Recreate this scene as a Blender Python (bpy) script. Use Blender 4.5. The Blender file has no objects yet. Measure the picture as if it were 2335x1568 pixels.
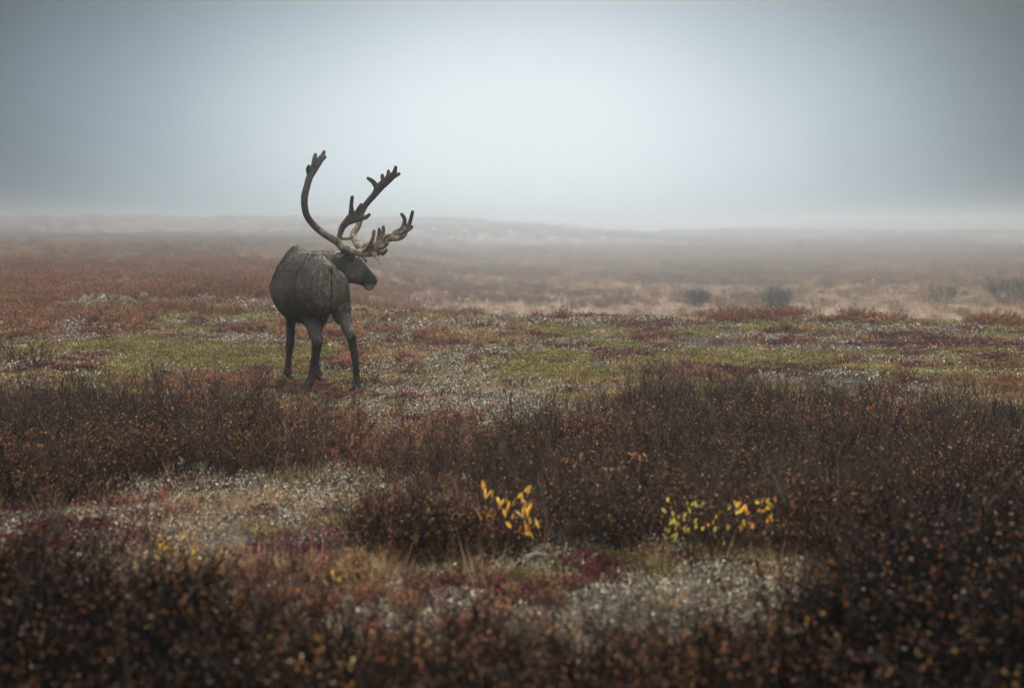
import bpy, math, random
import numpy as np
from mathutils import Vector, Matrix
rng = np.random.default_rng(7)
random.seed(7)
C = bpy.context.scene.collection
scene = bpy.context.scene

# ------------------------------------------------------------------ camera
CAM_H, FPX, CXP, CYP = 1.5, 3241.7, 1167.0, 784.0
PITCH = math.atan((784 - 510) / FPX)
cam = bpy.data.cameras.new("camera"); cam_o = bpy.data.objects.new("camera", cam); C.objects.link(cam_o)
cam.lens = 50; cam.sensor_width = 36
cam.clip_start = 0.05; cam.clip_end = 5000
cam_o.location = (0, 0, CAM_H); cam_o.rotation_euler = (math.pi / 2 - PITCH, 0, 0)
cam.dof.use_dof = True; cam.dof.focus_distance = 12.7; cam.dof.aperture_fstop = 1.9
scene.camera = cam_o

# ------------------------------------------------------------------ world, sun
SUN_EL, SUN_AZ = math.radians(34), math.radians(6)     # ahead of the camera, a little right
w = bpy.data.worlds.new("World"); scene.world = w; w.use_nodes = True
nt = w.node_tree; nt.nodes.clear()
def N(nt, t, **kw):
    n = nt.nodes.new(t)
    for k, v in kw.items():
        if hasattr(n, k) and not k.startswith('i_'): setattr(n, k, v)
    return n
L = nt.links.new
out = N(nt, 'ShaderNodeOutputWorld'); bg = N(nt, 'ShaderNodeBackground')
sky = N(nt, 'ShaderNodeTexSky'); sky.sky_type = 'NISHITA'; sky.sun_disc = False
sky.sun_elevation = SUN_EL; sky.sun_rotation = SUN_AZ; sky.dust_density = 6; sky.air_density = 1
tc = N(nt, 'ShaderNodeTexCoord')
def wm(op, a, b=None, c=None):
    n = N(nt, 'ShaderNodeMath'); n.operation = op
    for i, v in enumerate((a, b, c)):
        if v is None: continue
        if isinstance(v, (int, float)): n.inputs[i].default_value = v
        else: L(v, n.inputs[i])
    return n.outputs[0]
sep = N(nt, 'ShaderNodeSeparateXYZ'); L(tc.outputs['Generated'], sep.inputs[0])
# cloud deck: a thin, bright part of the fog bank straight ahead, a vignette darkening put into the sky round it, bright overhead again
az = wm('ARCTAN2', sep.outputs[0], sep.outputs[1]); el = wm('ARCSINE', sep.outputs[2])
wn = N(nt, 'ShaderNodeTexNoise'); wn.inputs['Scale'].default_value = 2.6; wn.inputs['Detail'].default_value = 3
L(tc.outputs['Generated'], wn.inputs['Vector'])
wob = wm('MULTIPLY', wm('SUBTRACT', wn.outputs[0], 0.5), 0.10)
GLOW_EL = 0.055
a2 = wm('POWER', wm('DIVIDE', wm('ADD', az, wob), 0.195), 2); e2 = wm('POWER', wm('DIVIDE', wm('SUBTRACT', el, GLOW_EL), 0.095), 2)
r2 = wm('ADD', a2, e2)
glow = wm('EXPONENT', wm('MULTIPLY', wm('POWER', r2, 1.35), -0.34))
zen = wm('SMOOTH_MIN', wm('MAXIMUM', wm('MULTIPLY', wm('SUBTRACT', el, 0.20), 1.5), 0.0), 1.0, 0.2)
level = wm('ADD', wm('ADD', wm('MULTIPLY', glow, 0.42), 0.016), wm('MULTIPLY', zen, 1.12))
ramp = N(nt, 'ShaderNodeValToRGB')
ramp.color_ramp.elements[0].position = 0.0; ramp.color_ramp.elements[0].color = (0.46, 0.70, 0.90, 1)
ramp.color_ramp.elements[1].position = 0.42; ramp.color_ramp.elements[1].color = (0.86, 0.955, 1.0, 1)
e3_ = ramp.color_ramp.elements.new(0.85); e3_.color = (1.0, 0.985, 0.95, 1)
L(level, ramp.inputs[0])
mul = N(nt, 'ShaderNodeMix'); mul.data_type = 'RGBA'; mul.blend_type = 'MULTIPLY'; mul.inputs[0].default_value = 1
L(ramp.outputs[0], mul.inputs[6])
comb = N(nt, 'ShaderNodeCombineXYZ')
for i in range(3): L(level, comb.inputs[i])
L(comb.outputs[0], mul.inputs[7])
mixs = N(nt, 'ShaderNodeMix'); mixs.data_type = 'RGBA'; mixs.blend_type = 'ADD'; mixs.inputs[0].default_value = 1
sc_ = N(nt, 'ShaderNodeMix'); sc_.data_type = 'RGBA'; sc_.blend_type = 'MIX'; sc_.inputs[0].default_value = 0.999
L(sky.outputs[0], sc_.inputs[6]); sc_.inputs[7].default_value = (0, 0, 0, 1)
L(mul.outputs[2], mixs.inputs[6]); L(sc_.outputs[2], mixs.inputs[7])
L(mixs.outputs[2], bg.inputs[0]); bg.inputs[1].default_value = 1.0
L(bg.outputs[0], out.inputs[0])

sun = bpy.data.lights.new("sun", 'SUN'); sun.energy = 2.5; sun.angle = math.radians(11); sun.color = (1.0, 0.91, 0.79)
sun_o = bpy.data.objects.new("sun", sun); C.objects.link(sun_o)
sd = Vector((math.sin(SUN_AZ) * math.cos(SUN_EL), math.cos(SUN_AZ) * math.cos(SUN_EL), math.sin(SUN_EL)))
sun_o.rotation_euler = sd.to_track_quat('Z', 'Y').to_euler()
sun_o.location = sd * 30

scene.view_settings.view_transform = 'Standard'; scene.view_settings.look = 'None'
scene.view_settings.exposure = 1.0; scene.view_settings.gamma = 1.0
cy = scene.cycles
cy.max_bounces = 5; cy.diffuse_bounces = 2; cy.glossy_bounces = 1; cy.transmission_bounces = 1; cy.transparent_max_bounces = 4
cy.volume_bounces = 1; cy.use_denoising = True; cy.caustics_reflective = False; cy.caustics_refractive = False
cy.use_adaptive_sampling = False; cy.denoising_prefilter = 'FAST'; cy.adaptive_threshold = 0.01

# ------------------------------------------------------------------ helpers
SP, CP = math.sin(PITCH), math.cos(PITCH)
def ray(vx, vy):
    u = (vx - CXP) / FPX; v = (CYP - vy) / FPX
    return u, CP + v * SP, -SP + v * CP           # x, y, z direction
def W(vx, vy, Y):                                   # photo point at a given distance ahead -> world point
    dx, dy, dz = ray(vx, vy); t = Y / dy
    return Vector((dx * t, Y, CAM_H + dz * t))
def proj(x, y, z):
    z = z - CAM_H
    d = y * CP - z * SP; d = np.where(np.abs(d) < 1e-3, 1e-3, d)
    return CXP + FPX * x / d, CYP - FPX * (y * SP + z * CP) / d
def _h(ix, iy, s):
    n = (ix * 374761393 + iy * 668265263 + s * 1274126177) & 0xffffffff
    n = ((n ^ (n >> 13)) * 1274126177) & 0xffffffff
    return ((n ^ (n >> 16)) & 0xffff) / 65535.0
def vnoise(x, y, s=0):
    x = np.asarray(x, float); y = np.asarray(y, float)
    xi = np.floor(x).astype(np.int64); yi = np.floor(y).astype(np.int64)
    fx = x - xi; fy = y - yi; fx = fx * fx * (3 - 2 * fx); fy = fy * fy * (3 - 2 * fy)
    a = _h(xi, yi, s); b = _h(xi + 1, yi, s); c = _h(xi, yi + 1, s); d = _h(xi + 1, yi + 1, s)
    return (a * (1 - fx) + b * fx) * (1 - fy) + (c * (1 - fx) + d * fx) * fy
def fbm(x, y, s=0, o=4):
    t = 0; a = .5; n = 0
    for i in range(o):
        t = t + a * vnoise(x * 2 ** i, y * 2 ** i, s + i * 17); n += a; a *= .5
    return t / n
def sst(a, b, x):
    t = np.clip((x - a) / (b - a), 0, 1); return t * t * (3 - 2 * t)
def ell(vx, vy, cx, cy_, rx, ry, soft=.5):
    r = np.sqrt(((vx - cx) / rx) ** 2 + ((vy - cy_) / ry) ** 2)
    return 1 - sst(1 - soft, 1 + soft, r)

def height(x, y):
    x = np.asarray(x, float); y = np.asarray(y, float)
    r = np.hypot(x, y) + 1e-6; a = x / np.maximum(y, 1e-3) * FPX + CXP      # bearing, as the photo column it lies on
    a = np.where(y > 1, a, CXP)
    z = 0.10 * (fbm(x * .35, y * .35, 3) - .5) * sst(3, 8, r) + 0.05 * (fbm(x * 1.6, y * 1.6, 9) - .5)
    right = sst(560, 1150, a + 260 * (fbm(x * .12, y * .12, 21) - .5))
    edge_r = 21.0 + 3.0 * (fbm(x * .2, y * .1, 5) - .5)
    z = z - right * (1.9 * sst(0, 22, r - edge_r) + 1.0 * sst(40, 150, r))
    z = z
    z = z - (1 - right) * (.40 * sst(28, 60, r) + .5 * sst(60, 300, r))
    z = z + (.7 + .9 * right) * (fbm(x * .018, y * .014, 31) - .5) * sst(60, 200, r)
        # low plain edge on the right, faint hills behind
    z = z + (1.4 * sst(1250, 1800, a)) * sst(260, 480, r) - 4.0 * sst(1200, 1500, a) * sst(500, 600, r)
    z = z + (1 - sst(950, 1650, a)) * (3.9 + 1.2 * right) * sst(260, 470, r)
    z = z + sst(1300, 2000, a) * (8.8 - 1.6 * sst(1900, 2400, a)) * sst(620, 800, r)
    # flat under the animal
    k = np.exp(-((x + 1.7) ** 2 + (y - 12.9) ** 2) / 1.2)
    return z * (1 - k)
def hz(x, y): return float(height(x, y))
def ground_at(vx, vy):                              # first meeting of a sight line and the terrain
    dx, dy, dz = ray(vx, vy)
    t = np.geomspace(2, 1200, 4000)
    d = CAM_H + dz * t - height(dx * t, dy * t)
    i = np.argmax(d < 0) if (d < 0).any() else len(t) - 1
    return dx * t[i], dy * t[i]

def tag(o, label=None, cat=None, group=None, kind=None):
    if label: o['label'] = label
    if cat: o['category'] = cat
    if group: o['group'] = group
    if kind: o['kind'] = kind
    return o
def empty(name, loc, **kw):
    o = bpy.data.objects.new(name, None); C.objects.link(o); o.location = loc; return tag(o, **kw)
def mesh_obj(name, V_, F_, mats, parent=None, mi=None, col=None, smooth=False, link=True, loc=None):
    me = bpy.data.meshes.new(name); V_ = np.asarray(V_, float)
    if loc is not None: V_ = V_ - np.array(loc)
    me.from_pydata(V_.tolist(), [], [tuple(f) for f in F_])
    for m in mats: me.materials.append(m)
    if mi is not None: me.polygons.foreach_set('material_index', np.asarray(mi, np.int32))
    if col is not None:
        ca = me.color_attributes.new('Col', 'FLOAT_COLOR', 'POINT')
        c4 = np.ones((len(V_), 4), np.float32); c4[:, :3] = col; ca.data.foreach_set('color', c4.ravel())
    if smooth: me.polygons.foreach_set('use_smooth', np.ones(len(me.polygons), bool))
    me.update()
    o = bpy.data.objects.new(name, me)
    if link: C.objects.link(o)
    if parent is not None: o.parent = parent
    if loc is not None and parent is None: o.location = loc
    return o

# ------------------------------------------------------------------ materials
def attr_mat(name, rough=.8, spec=.2, trans=0.0, vary=.35, noise=None, noise_amt=.4, bump=None, hue=.0, gain=1.0):
    m = bpy.data.materials.new(name); m.use_nodes = True; t = m.node_tree; t.nodes.clear(); l = t.links.new
    o = t.nodes.new('ShaderNodeOutputMaterial'); p = t.nodes.new('ShaderNodeBsdfPrincipled')
    a = t.nodes.new('ShaderNodeAttribute'); a.attribute_name = 'Col'
    src = a.outputs['Color']
    oi = t.nodes.new('ShaderNodeObjectInfo')
    mr = t.nodes.new('ShaderNodeMapRange'); mr.inputs[3].default_value = gain * (1 - vary); mr.inputs[4].default_value = gain * (1 + vary)
    l(oi.outputs['Random'], mr.inputs[0])
    hs = t.nodes.new('ShaderNodeHueSaturation'); l(src, hs.inputs['Color']); l(mr.outputs[0], hs.inputs['Value'])
    if hue:
        m2 = t.nodes.new('ShaderNodeMapRange'); m2.inputs[3].default_value = .5 - hue; m2.inputs[4].default_value = .5 + hue
        w_ = t.nodes.new('ShaderNodeTexWhiteNoise'); w_.noise_dimensions = '1D'; l(oi.outputs['Random'], w_.inputs['W'])
        l(w_.outputs['Value'], m2.inputs[0]); l(m2.outputs[0], hs.inputs['Hue'])
    src = hs.outputs[0]
    if noise:
        g = t.nodes.new('ShaderNodeNewGeometry'); nz = t.nodes.new('ShaderNodeTexNoise'); nz.inputs['Scale'].default_value = noise
        nz.inputs['Detail'].default_value = 4; nz.inputs['Roughness'].default_value = .65
        l(g.outputs['Position'], nz.inputs['Vector'])
        m3 = t.nodes.new('ShaderNodeMapRange'); m3.inputs[1].default_value = .3; m3.inputs[2].default_value = .7
        m3.inputs[3].default_value = 1 - noise_amt; m3.inputs[4].default_value = 1 + noise_amt; l(nz.outputs[0], m3.inputs[0])
        h2 = t.nodes.new('ShaderNodeHueSaturation'); l(src, h2.inputs['Color']); l(m3.outputs[0], h2.inputs['Value']); src = h2.outputs[0]
    l(src, p.inputs['Base Color']); p.inputs['Roughness'].default_value = rough; p.inputs['Specular IOR Level'].default_value = spec
    if bump:
        g = t.nodes.new('ShaderNodeNewGeometry'); nz = t.nodes.new('ShaderNodeTexNoise'); nz.inputs['Scale'].default_value = bump[0]
        nz.inputs['Detail'].default_value = 5; l(g.outputs['Position'], nz.inputs['Vector'])
        b = t.nodes.new('ShaderNodeBump'); b.inputs['Strength'].default_value = bump[1]; b.inputs['Distance'].default_value = bump[2]
        l(nz.outputs[0], b.inputs['Height']); l(b.outputs[0], p.inputs['Normal'])
    if trans > 0:
        tr = t.nodes.new('ShaderNodeBsdfTranslucent'); l(src, tr.inputs[0]); mx = t.nodes.new('ShaderNodeMixShader')
        mx.inputs[0].default_value = trans; l(p.outputs[0], mx.inputs[1]); l(tr.outputs[0], mx.inputs[2]); l(mx.outputs[0], o.inputs[0])
    else: l(p.outputs[0], o.inputs[0])
    return m
M_twig = attr_mat('twig_bark', rough=.8, spec=.06, vary=.4)
M_leaf = attr_mat('small_leaf', rough=.5, spec=.3, trans=.3, vary=.35, hue=.025, noise=.9, noise_amt=.3)
M_lichen = attr_mat('lichen', rough=.6, spec=.3, vary=.22, noise=2.0, noise_amt=.3)
M_grass = attr_mat('dry_grass', rough=.6, spec=.25, trans=.25, vary=.25, noise=.12, noise_amt=.3)
M_ground = attr_mat('tundra_soil', rough=.9, spec=.15, vary=0, noise=22, noise_amt=.6, bump=(30, .9, .03))
M_fur = attr_mat('fur', rough=.75, spec=.2, vary=0, noise=38, noise_amt=.25, bump=(140, .5, .006))
M_hair = attr_mat('fur_hair', rough=.6, spec=.25, vary=0)
M_velvet = attr_mat('antler_velvet', rough=.8, spec=.2, vary=0, noise=45, noise_amt=.35, bump=(110, .6, .006))
M_horn = attr_mat('hoof_horn', rough=.7, spec=.15, vary=0, noise=60, noise_amt=.2)
M_eye = attr_mat('eye_surface', rough=.08, spec=.9, vary=0)
M_willow = attr_mat('willow_leaf', rough=.45, spec=.3, trans=.4, vary=.1)
M_wood = attr_mat('weathered_wood', rough=.8, spec=.2, vary=0, noise=30, noise_amt=.3)

# ------------------------------------------------------------------ ground cover plan (what grows where)
def cover(x, y):
    """weights of the cover kinds on the open ground"""
    vx, vy = proj(x, y, height(x, y))
    n = lambda f, s: (fbm(x * f, y * f, s, 4) - .5) * 2
    ny = lambda fx, fy, s: (fbm(x * fx, y * fy, s, 4) - .5) * 2
    mossy = n(.8, 101) * 1.4 + .08 + .62 * (ell(vx, vy, 470, 808, 350, 34) + ell(vx, vy, 730, 850, 270, 24) + ell(vx, vy, 1250, 775, 170, 22)
            + ell(vx, vy, 1270, 868, 130, 26) + ell(vx, vy, 1850, 835, 210, 20) + ell(vx, vy, 1560, 812, 140, 14) + ell(vx, vy, 2250, 850, 150, 20)
            + .5 * ell(vx, vy, 560, 1270, 260, 60)) - .34 * sst(950, 1080, vy)
    lich = n(1.6, 131) * 1.4 + .04 + .52 * (ell(vx, vy, 1050, 870, 220, 50) + ell(vx, vy, 930, 940, 300, 45) + ell(vx, vy, 560, 1120, 380, 60)
            + ell(vx, vy, 450, 1195, 420, 32) + ell(vx, vy, 1400, 1310, 430, 70) + ell(vx, vy, 560, 775, 120, 16) + ell(vx, vy, 1150, 745, 260, 12)
            + ell(vx, vy, 820, 1150, 200, 40) + ell(vx, vy, 1900, 760, 250, 10) + ell(vx, vy, 120, 800, 120, 20))
    red = n(1.5, 151) * 1.25 - .26 + .7 * (ell(vx, vy, 1050, 1370, 160, 50) + ell(vx, vy, 660, 1260, 100, 40) + ell(vx, vy, 420, 870, 180, 14)
            + ell(vx, vy, 150, 1230, 180, 40) + ell(vx, vy, 760, 905, 160, 20) + ell(vx, vy, 1390, 825, 60, 16) + ell(vx, vy, 2280, 828, 80, 12)
            + ell(vx, vy, 2100, 790, 120, 12) + ell(vx, vy, 1700, 850, 200, 14) + ell(vx, vy, 1450, 1300, 160, 24) + ell(vx, vy, 1250, 1345, 140, 18) + ell(vx, vy, 800, 1330, 200, 30))
    orange = n(1.1, 171) * 1.15 - .52 + .8 * (ell(vx, vy, 330, 880, 260, 16) + ell(vx, vy, 1430, 862, 160, 14) + ell(vx, vy, 2200, 885, 200, 14)
            + ell(vx, vy, 780, 1010, 330, 70) + ell(vx, vy, 700, 760, 220, 16) + ell(vx, vy, 150, 740, 220, 22) + .7 * ell(vx, vy, 1000, 1150, 250, 60) + .5 * ell(vx, vy, 1500, 1360, 300, 26) + .5 * ell(vx, vy, 450, 1150, 200, 16) + .6 * ell(vx, vy, 600, 1300, 350, 50))
    dirt = n(.7, 191) * 1.2 - .10 + .95 * (ell(vx, vy, 1980, 870, 270, 20) + ell(vx, vy, 1560, 845, 150, 22) + ell(vx, vy, 1680, 790, 200, 22)
            + ell(vx, vy, 2000, 800, 170, 18) + ell(vx, vy, 400, 838, 130, 12) + ell(vx, vy, 1320, 830, 80, 14))
    grass = n(1.6, 211) * 1.2 - .30 + .7 * (ell(vx, vy, 1000, 1320, 150, 30) + ell(vx, vy, 500, 1110, 280, 50) + ell(vx, vy, 760, 1170, 200, 40)
            + ell(vx, vy, 1780, 1000, 200, 60) + ell(vx, vy, 2150, 1030, 150, 60))
    return np.stack([mossy, lich, red, orange, dirt, grass], -1), vx, vy
def thicket(x, y):
    """density 0..1 and height of the birch scrub in front of and beside the open ground"""
    vx, vy = proj(x, y, height(x, y))
    wob = 60 * (fbm(x * .9, y * .9, 301) - .5) * 2
    up_r = np.interp(vx, [1000, 1150, 1420, 1700, 2334, 3000], [1080, 1010, 935, 935, 950, 950])
    right = sst(0, 45, vy + wob * .7 - up_r) * sst(980, 1180, vx + wob) * (1 - sst(0, 30, vy - np.interp(vx, [1100, 1300, 1700, 1950, 2100, 3000], [1190, 1240, 1250, 1300, 2600, 9000])))
    up_l = np.interp(vx, [-800, 0, 500, 700, 1000], [925, 925, 930, 965, 1040])
    lo_l = np.interp(vx, [-800, 100, 350, 700, 1000], [1200, 1170, 1090, 1090, 1120])
    left = sst(0, 40, vy + wob * .5 - up_l) * (1 - sst(-10, 30, vy + wob * .5 - lo_l)) * (1 - .75 * sst(520, 900, vx + wob))
    bush = ell(vx, vy, 990, 1255, 190, 32, .4)
    lo = np.interp(vx, [-800, 0, 300, 700, 1000, 1300, 1700, 1950, 2200, 3000], [1280, 1310, 1400, 1420, 1500, 1560, 1540, 1400, 1240, 1200]) + 90 * (fbm(x * 2.5, y * 2.5, 888) - .5)
    front = sst(-40, 170, vy + wob - lo)
    d = np.clip(np.maximum.reduce([right, left, bush, front]), 0, 1)
    hgt = .20 + .12 * fbm(x * 1.2, y * 1.2, 331) + .06 * front * sst(1900, 1500, vy)
    return d, hgt, vx, vy, left, right, front

# ------------------------------------------------------------------ ground sheet
ang = np.concatenate([np.linspace(-math.pi, -.5, 60, endpoint=False), np.linspace(-.5, .5, 620), np.linspace(.5, math.pi, 60)[1:-1]])
rad = np.concatenate([[.05, .5, 1.2, 2.0], np.geomspace(2.6, 1280, 600)])
AA, RR = np.meshgrid(ang, rad); GX = np.sin(AA) * RR; GY = np.cos(AA) * RR; GZ = height(GX, GY)
na, nr = len(ang), len(rad)
gv = np.stack([GX.ravel(), GY.ravel(), GZ.ravel()], -1)
ii = np.arange(nr - 1)[:, None] * na + np.arange(na)[None, :]; jj = np.arange(nr - 1)[:, None] * na + (np.arange(na)[None, :] + 1) % na
gf = np.stack([ii, jj, jj + na, ii + na], -1).reshape(-1, 4)[:, ::-1]
PAL = np.array([[.055, .052, .018], [.12, .105, .082], [.030, .016, .015], [.05, .03, .018], [.085, .074, .064], [.09, .062, .035]])
wts, gvx, gvy = cover(gv[:, 0], gv[:, 1])
e = np.exp(wts * 5); e /= e.sum(-1, keepdims=True); gcol = e @ PAL
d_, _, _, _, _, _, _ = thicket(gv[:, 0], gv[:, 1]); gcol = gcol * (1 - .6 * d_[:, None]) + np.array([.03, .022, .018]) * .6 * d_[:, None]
rr = np.hypot(gv[:, 0], gv[:, 1])
fn = fbm(gv[:, 0] * .06, gv[:, 1] * .045, 401, 5)[:, None]; fn2 = fbm(gv[:, 0] * .02, gv[:, 1] * .012, 411, 4)[:, None]
far_c = np.array([.17, .105, .06]) * (1 - sst(.48, .72, fn)) + np.array([.12, .072, .045]) * sst(.48, .72, fn)
far_c = far_c * (.75 + .5 * fn2)
leftheath = (1 - sst(650, 1100, gvx)) * (1 - sst(42, 95, rr))
lh = fbm(gv[:, 0] * .35, gv[:, 1] * .35, 421)[:, None]
heath_c = np.array([.10, .045, .028]) * (1 - sst(.5, .6, lh)) + np.array([.17, .15, .12]) * sst(.5, .6, lh)
far_c = far_c * (1 - leftheath[:, None]) + heath_c * leftheath[:, None]
k = sst(20, 26, rr)[:, None]; gcol = gcol * (1 - k) + far_c * k
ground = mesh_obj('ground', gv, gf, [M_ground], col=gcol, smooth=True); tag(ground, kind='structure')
# centre cap
# (the innermost ring is 5 cm wide, under the camera)

# ------------------------------------------------------------------ plant pieces
class MB:
    def __init__(s): s.v = []; s.f = []; s.c = []; s.m = []; s.n = 0
    def add(s, v, f, c, m=0):
        v = np.asarray(v, float); s.v.append(v); s.f += [tuple(i + s.n for i in q) for q in f]; s.m += [m] * len(f)
        s.c.append(np.tile(np.asarray(c, float), (len(v), 1)) if np.ndim(c) == 1 else np.asarray(c)); s.n += len(v)
    def build(s, name, mats, parent=None, link=True, loc=None, smooth=False):
        return mesh_obj(name, np.concatenate(s.v), s.f, mats, parent, s.m, np.concatenate(s.c), smooth, link, loc)
    def leaf(s, p, d, L_, Wd, c, m=0, fold=.3):
        d = d / (np.linalg.norm(d) + 1e-9); r = rng.normal(size=3); a = np.cross(d, r); a /= np.linalg.norm(a) + 1e-9; n = np.cross(d, a)
        s.add([p, p + d * L_ * .5 + a * Wd * .5 + n * fold * Wd * .5, p + d * L_, p + d * L_ * .5 - a * Wd * .5 + n * fold * Wd * .5],
              [(0, 1, 2), (0, 2, 3)], c, m)
    def leaf6(s, p, d, L_, Wd, c, m=0, curl=.25):
        d = d / np.linalg.norm(d); r = rng.normal(size=3); a = np.cross(d, r); a /= np.linalg.norm(a); n = np.cross(d, a)
        pts = []
        for t, w_ in ((.0, .05), (.25, .8), (.5, 1.0), (.75, .75), (1.0, .02)):
            cpt = p + d * L_ * t + n * curl * L_ * (t * t)
            pts += [cpt + a * Wd * .5 * w_ + n * .15 * Wd * w_, cpt, cpt - a * Wd * .5 * w_ + n * .15 * Wd * w_]
        f = []
        for i in range(4):
            b = i * 3; f += [(b, b + 1, b + 4, b + 3), (b + 1, b + 2, b + 5, b + 4)]
        s.add(pts, f, c, m)
    def stem(s, pts, r0, r1, c, m=0, k=3):
        pts = np.asarray(pts, float); n_ = len(pts); vs = []
        for i in range(n_):
            t = pts[min(i + 1, n_ - 1)] - pts[max(i - 1, 0)]; t /= np.linalg.norm(t) + 1e-9
            a = np.cross(t, [.31, .92, .2]); a /= np.linalg.norm(a) + 1e-9; b = np.cross(t, a); r = r0 + (r1 - r0) * i / (n_ - 1)
            for j in range(k):
                th = 2 * math.pi * j / k; vs.append(pts[i] + r * (a * math.cos(th) + b * math.sin(th)))
        f = [(i * k + j, i * k + (j + 1) % k, (i + 1) * k + (j + 1) % k, (i + 1) * k + j) for i in range(n_ - 1) for j in range(k)]
        s.add(vs, f, c, m)
    def blade(s, p, d, L_, Wd, bend, c, m=0):
        d = d / np.linalg.norm(d); a = np.cross(d, rng.normal(size=3)); a /= np.linalg.norm(a); dn = np.array([rng.normal() * .3, rng.normal() * .3, -1])
        pts = []
        for t in (0, .35, .7, 1):
            q = p + d * L_ * t + dn * bend * L_ * t * t; w_ = Wd * (1 - t * .9)
            pts += [q + a * w_ * .5, q - a * w_ * .5]
        s.add(pts, [(0, 1, 3, 2), (2, 3, 5, 4), (4, 5, 7, 6)], c, m)
def jit(c, v=.3): return np.clip(np.array(c) * (1 + rng.normal() * v) * (1 + rng.normal(size=3) * .07), 0.004, .9)
def pick(cols): return cols[rng.integers(len(cols))]
BARK = [(.024, .018, .017), (.034, .024, .021), (.016, .013, .013), (.055, .038, .030)]
RUST = [(.42, .15, .04), (.26, .09, .03), (.55, .24, .07), (.10, .045, .025), (.30, .16, .07)]
ORANGE = [(.36, .16, .07), (.24, .10, .06), (.26, .08, .05), (.36, .22, .11), (.10, .055, .04), (.16, .10, .06)]
MAROON = [(.085, .015, .020), (.12, .018, .022), (.06, .014, .018), (.20, .02, .025), (.07, .03, .025)]
MOSS = [(.21, .19, .05), (.14, .13, .045), (.28, .25, .07), (.17, .13, .05), (.08, .07, .035), (.14, .05, .03)]
LICH = [(.50, .46, .37), (.38, .34, .26), (.56, .52, .44), (.26, .20, .15), (.43, .39, .30), (.33, .29, .22)]
STRAW = [(.38, .23, .11), (.30, .17, .08), (.48, .31, .16), (.22, .12, .06)]
DULL = [(.27, .17, .09), (.19, .115, .065), (.34, .23, .13), (.13, .08, .05), (.22, .11, .07)]
protos = bpy.data.collections.new('plant_pieces')       # not linked to the scene: pieces the masses are grown from
def proto_col(name, objs):
    c = bpy.data.collections.new(name)
    for o in objs: c.objects.link(o)
    return c
def twig_tree(b, base, d, L_, r, depth, leafp, cols, leafL, bark=None):
    n_ = 4; pts = [base]; dd = np.array(d, float)
    for i in range(n_ - 1):
        dd = dd + rng.normal(size=3) * .16 + np.array([0, 0, .06]); dd /= np.linalg.norm(dd)
        pts.append(pts[-1] + dd * L_ / (n_ - 1))
    b.stem(pts, r, r * .45, jit(bark or pick(BARK), .25), 0)
    if depth > 0:
        for i in range(rng.integers(2, 5)):
            t = rng.uniform(.25, .95); k_ = min(int(t * (n_ - 1)), n_ - 2); p = pts[k_] + (pts[k_ + 1] - pts[k_]) * (t * (n_ - 1) - k_)
            nd = dd + rng.normal(size=3) * .55; nd[2] = abs(nd[2]) * .8 + .1
            twig_tree(b, p, nd / np.linalg.norm(nd), L_ * rng.uniform(.35, .6), r * .62, depth - 1, leafp, cols, leafL, bark)
    for i in range(n_ - 1):
        for _ in range(3):
            if rng.random() < leafp:
                p = pts[i] + (pts[i + 1] - pts[i]) * rng.random()
                ld = dd * .6 + rng.normal(size=3) * .8
                b.leaf(p, ld, leafL * rng.uniform(.6, 1.2), leafL * rng.uniform(.5, .85), jit(pick(cols), .3), 1)
def birch_clump(nst, H, spread, leafp, cols, leafL=.013, rb=.0026, bark=None):
    b = MB()
    for i in range(nst):
        a = rng.uniform(0, 6.283); rr_ = rng.uniform(0, spread * .5)
        base = np.array([math.cos(a) * rr_, math.sin(a) * rr_, -.01]); tilt = rng.uniform(.05, .85)
        d = np.array([math.cos(a) * tilt + rng.normal() * .15, math.sin(a) * tilt + rng.normal() * .15, 1.0]); d /= np.linalg.norm(d)
        twig_tree(b, base, d, H * rng.uniform(.65, 1.1), rb, 2, leafp, cols, leafL, bark)
    return b.build('birch_piece', [M_twig, M_leaf], link=False)
def mat_clump(nl, R, H, cols, leafL, wr=.6, mat=None, v=.3):
    b = MB()
    for i in range(nl):
        a = rng.uniform(0, 6.283); r = R * math.sqrt(rng.random()); dome = (1 - (r / R) ** 2)
        p = np.array([math.cos(a) * r, math.sin(a) * r, H * dome * rng.uniform(.2, 1.0)])
        d = np.array([rng.normal() * .6, rng.normal() * .6, rng.uniform(.2, 1.0)])
        b.leaf(p, d, leafL * rng.uniform(.5, 1.3), leafL * wr * rng.uniform(.6, 1.2), jit(pick(cols), v), 0, .5)
    return b.build('mat_piece', [mat or M_leaf], link=False)
def grass_tuft(nb, H, R, Wd, cols, bend=.35, lean=.35):
    b = MB()
    for i in range(nb):
        a = rng.uniform(0, 6.283); r = R * math.sqrt(rng.random())
        d = np.array([math.cos(a) * lean * rng.random() + rng.normal() * .12, math.sin(a) * lean * rng.random() + rng.normal() * .12, 1])
        b.blade(np.array([math.cos(a) * r, math.sin(a) * r, -.01]), d, H * rng.uniform(.4, 1.1), Wd, bend * rng.random(), jit(pick(cols), .25))
    return b.build('grass_piece', [M_grass], link=False)

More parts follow.
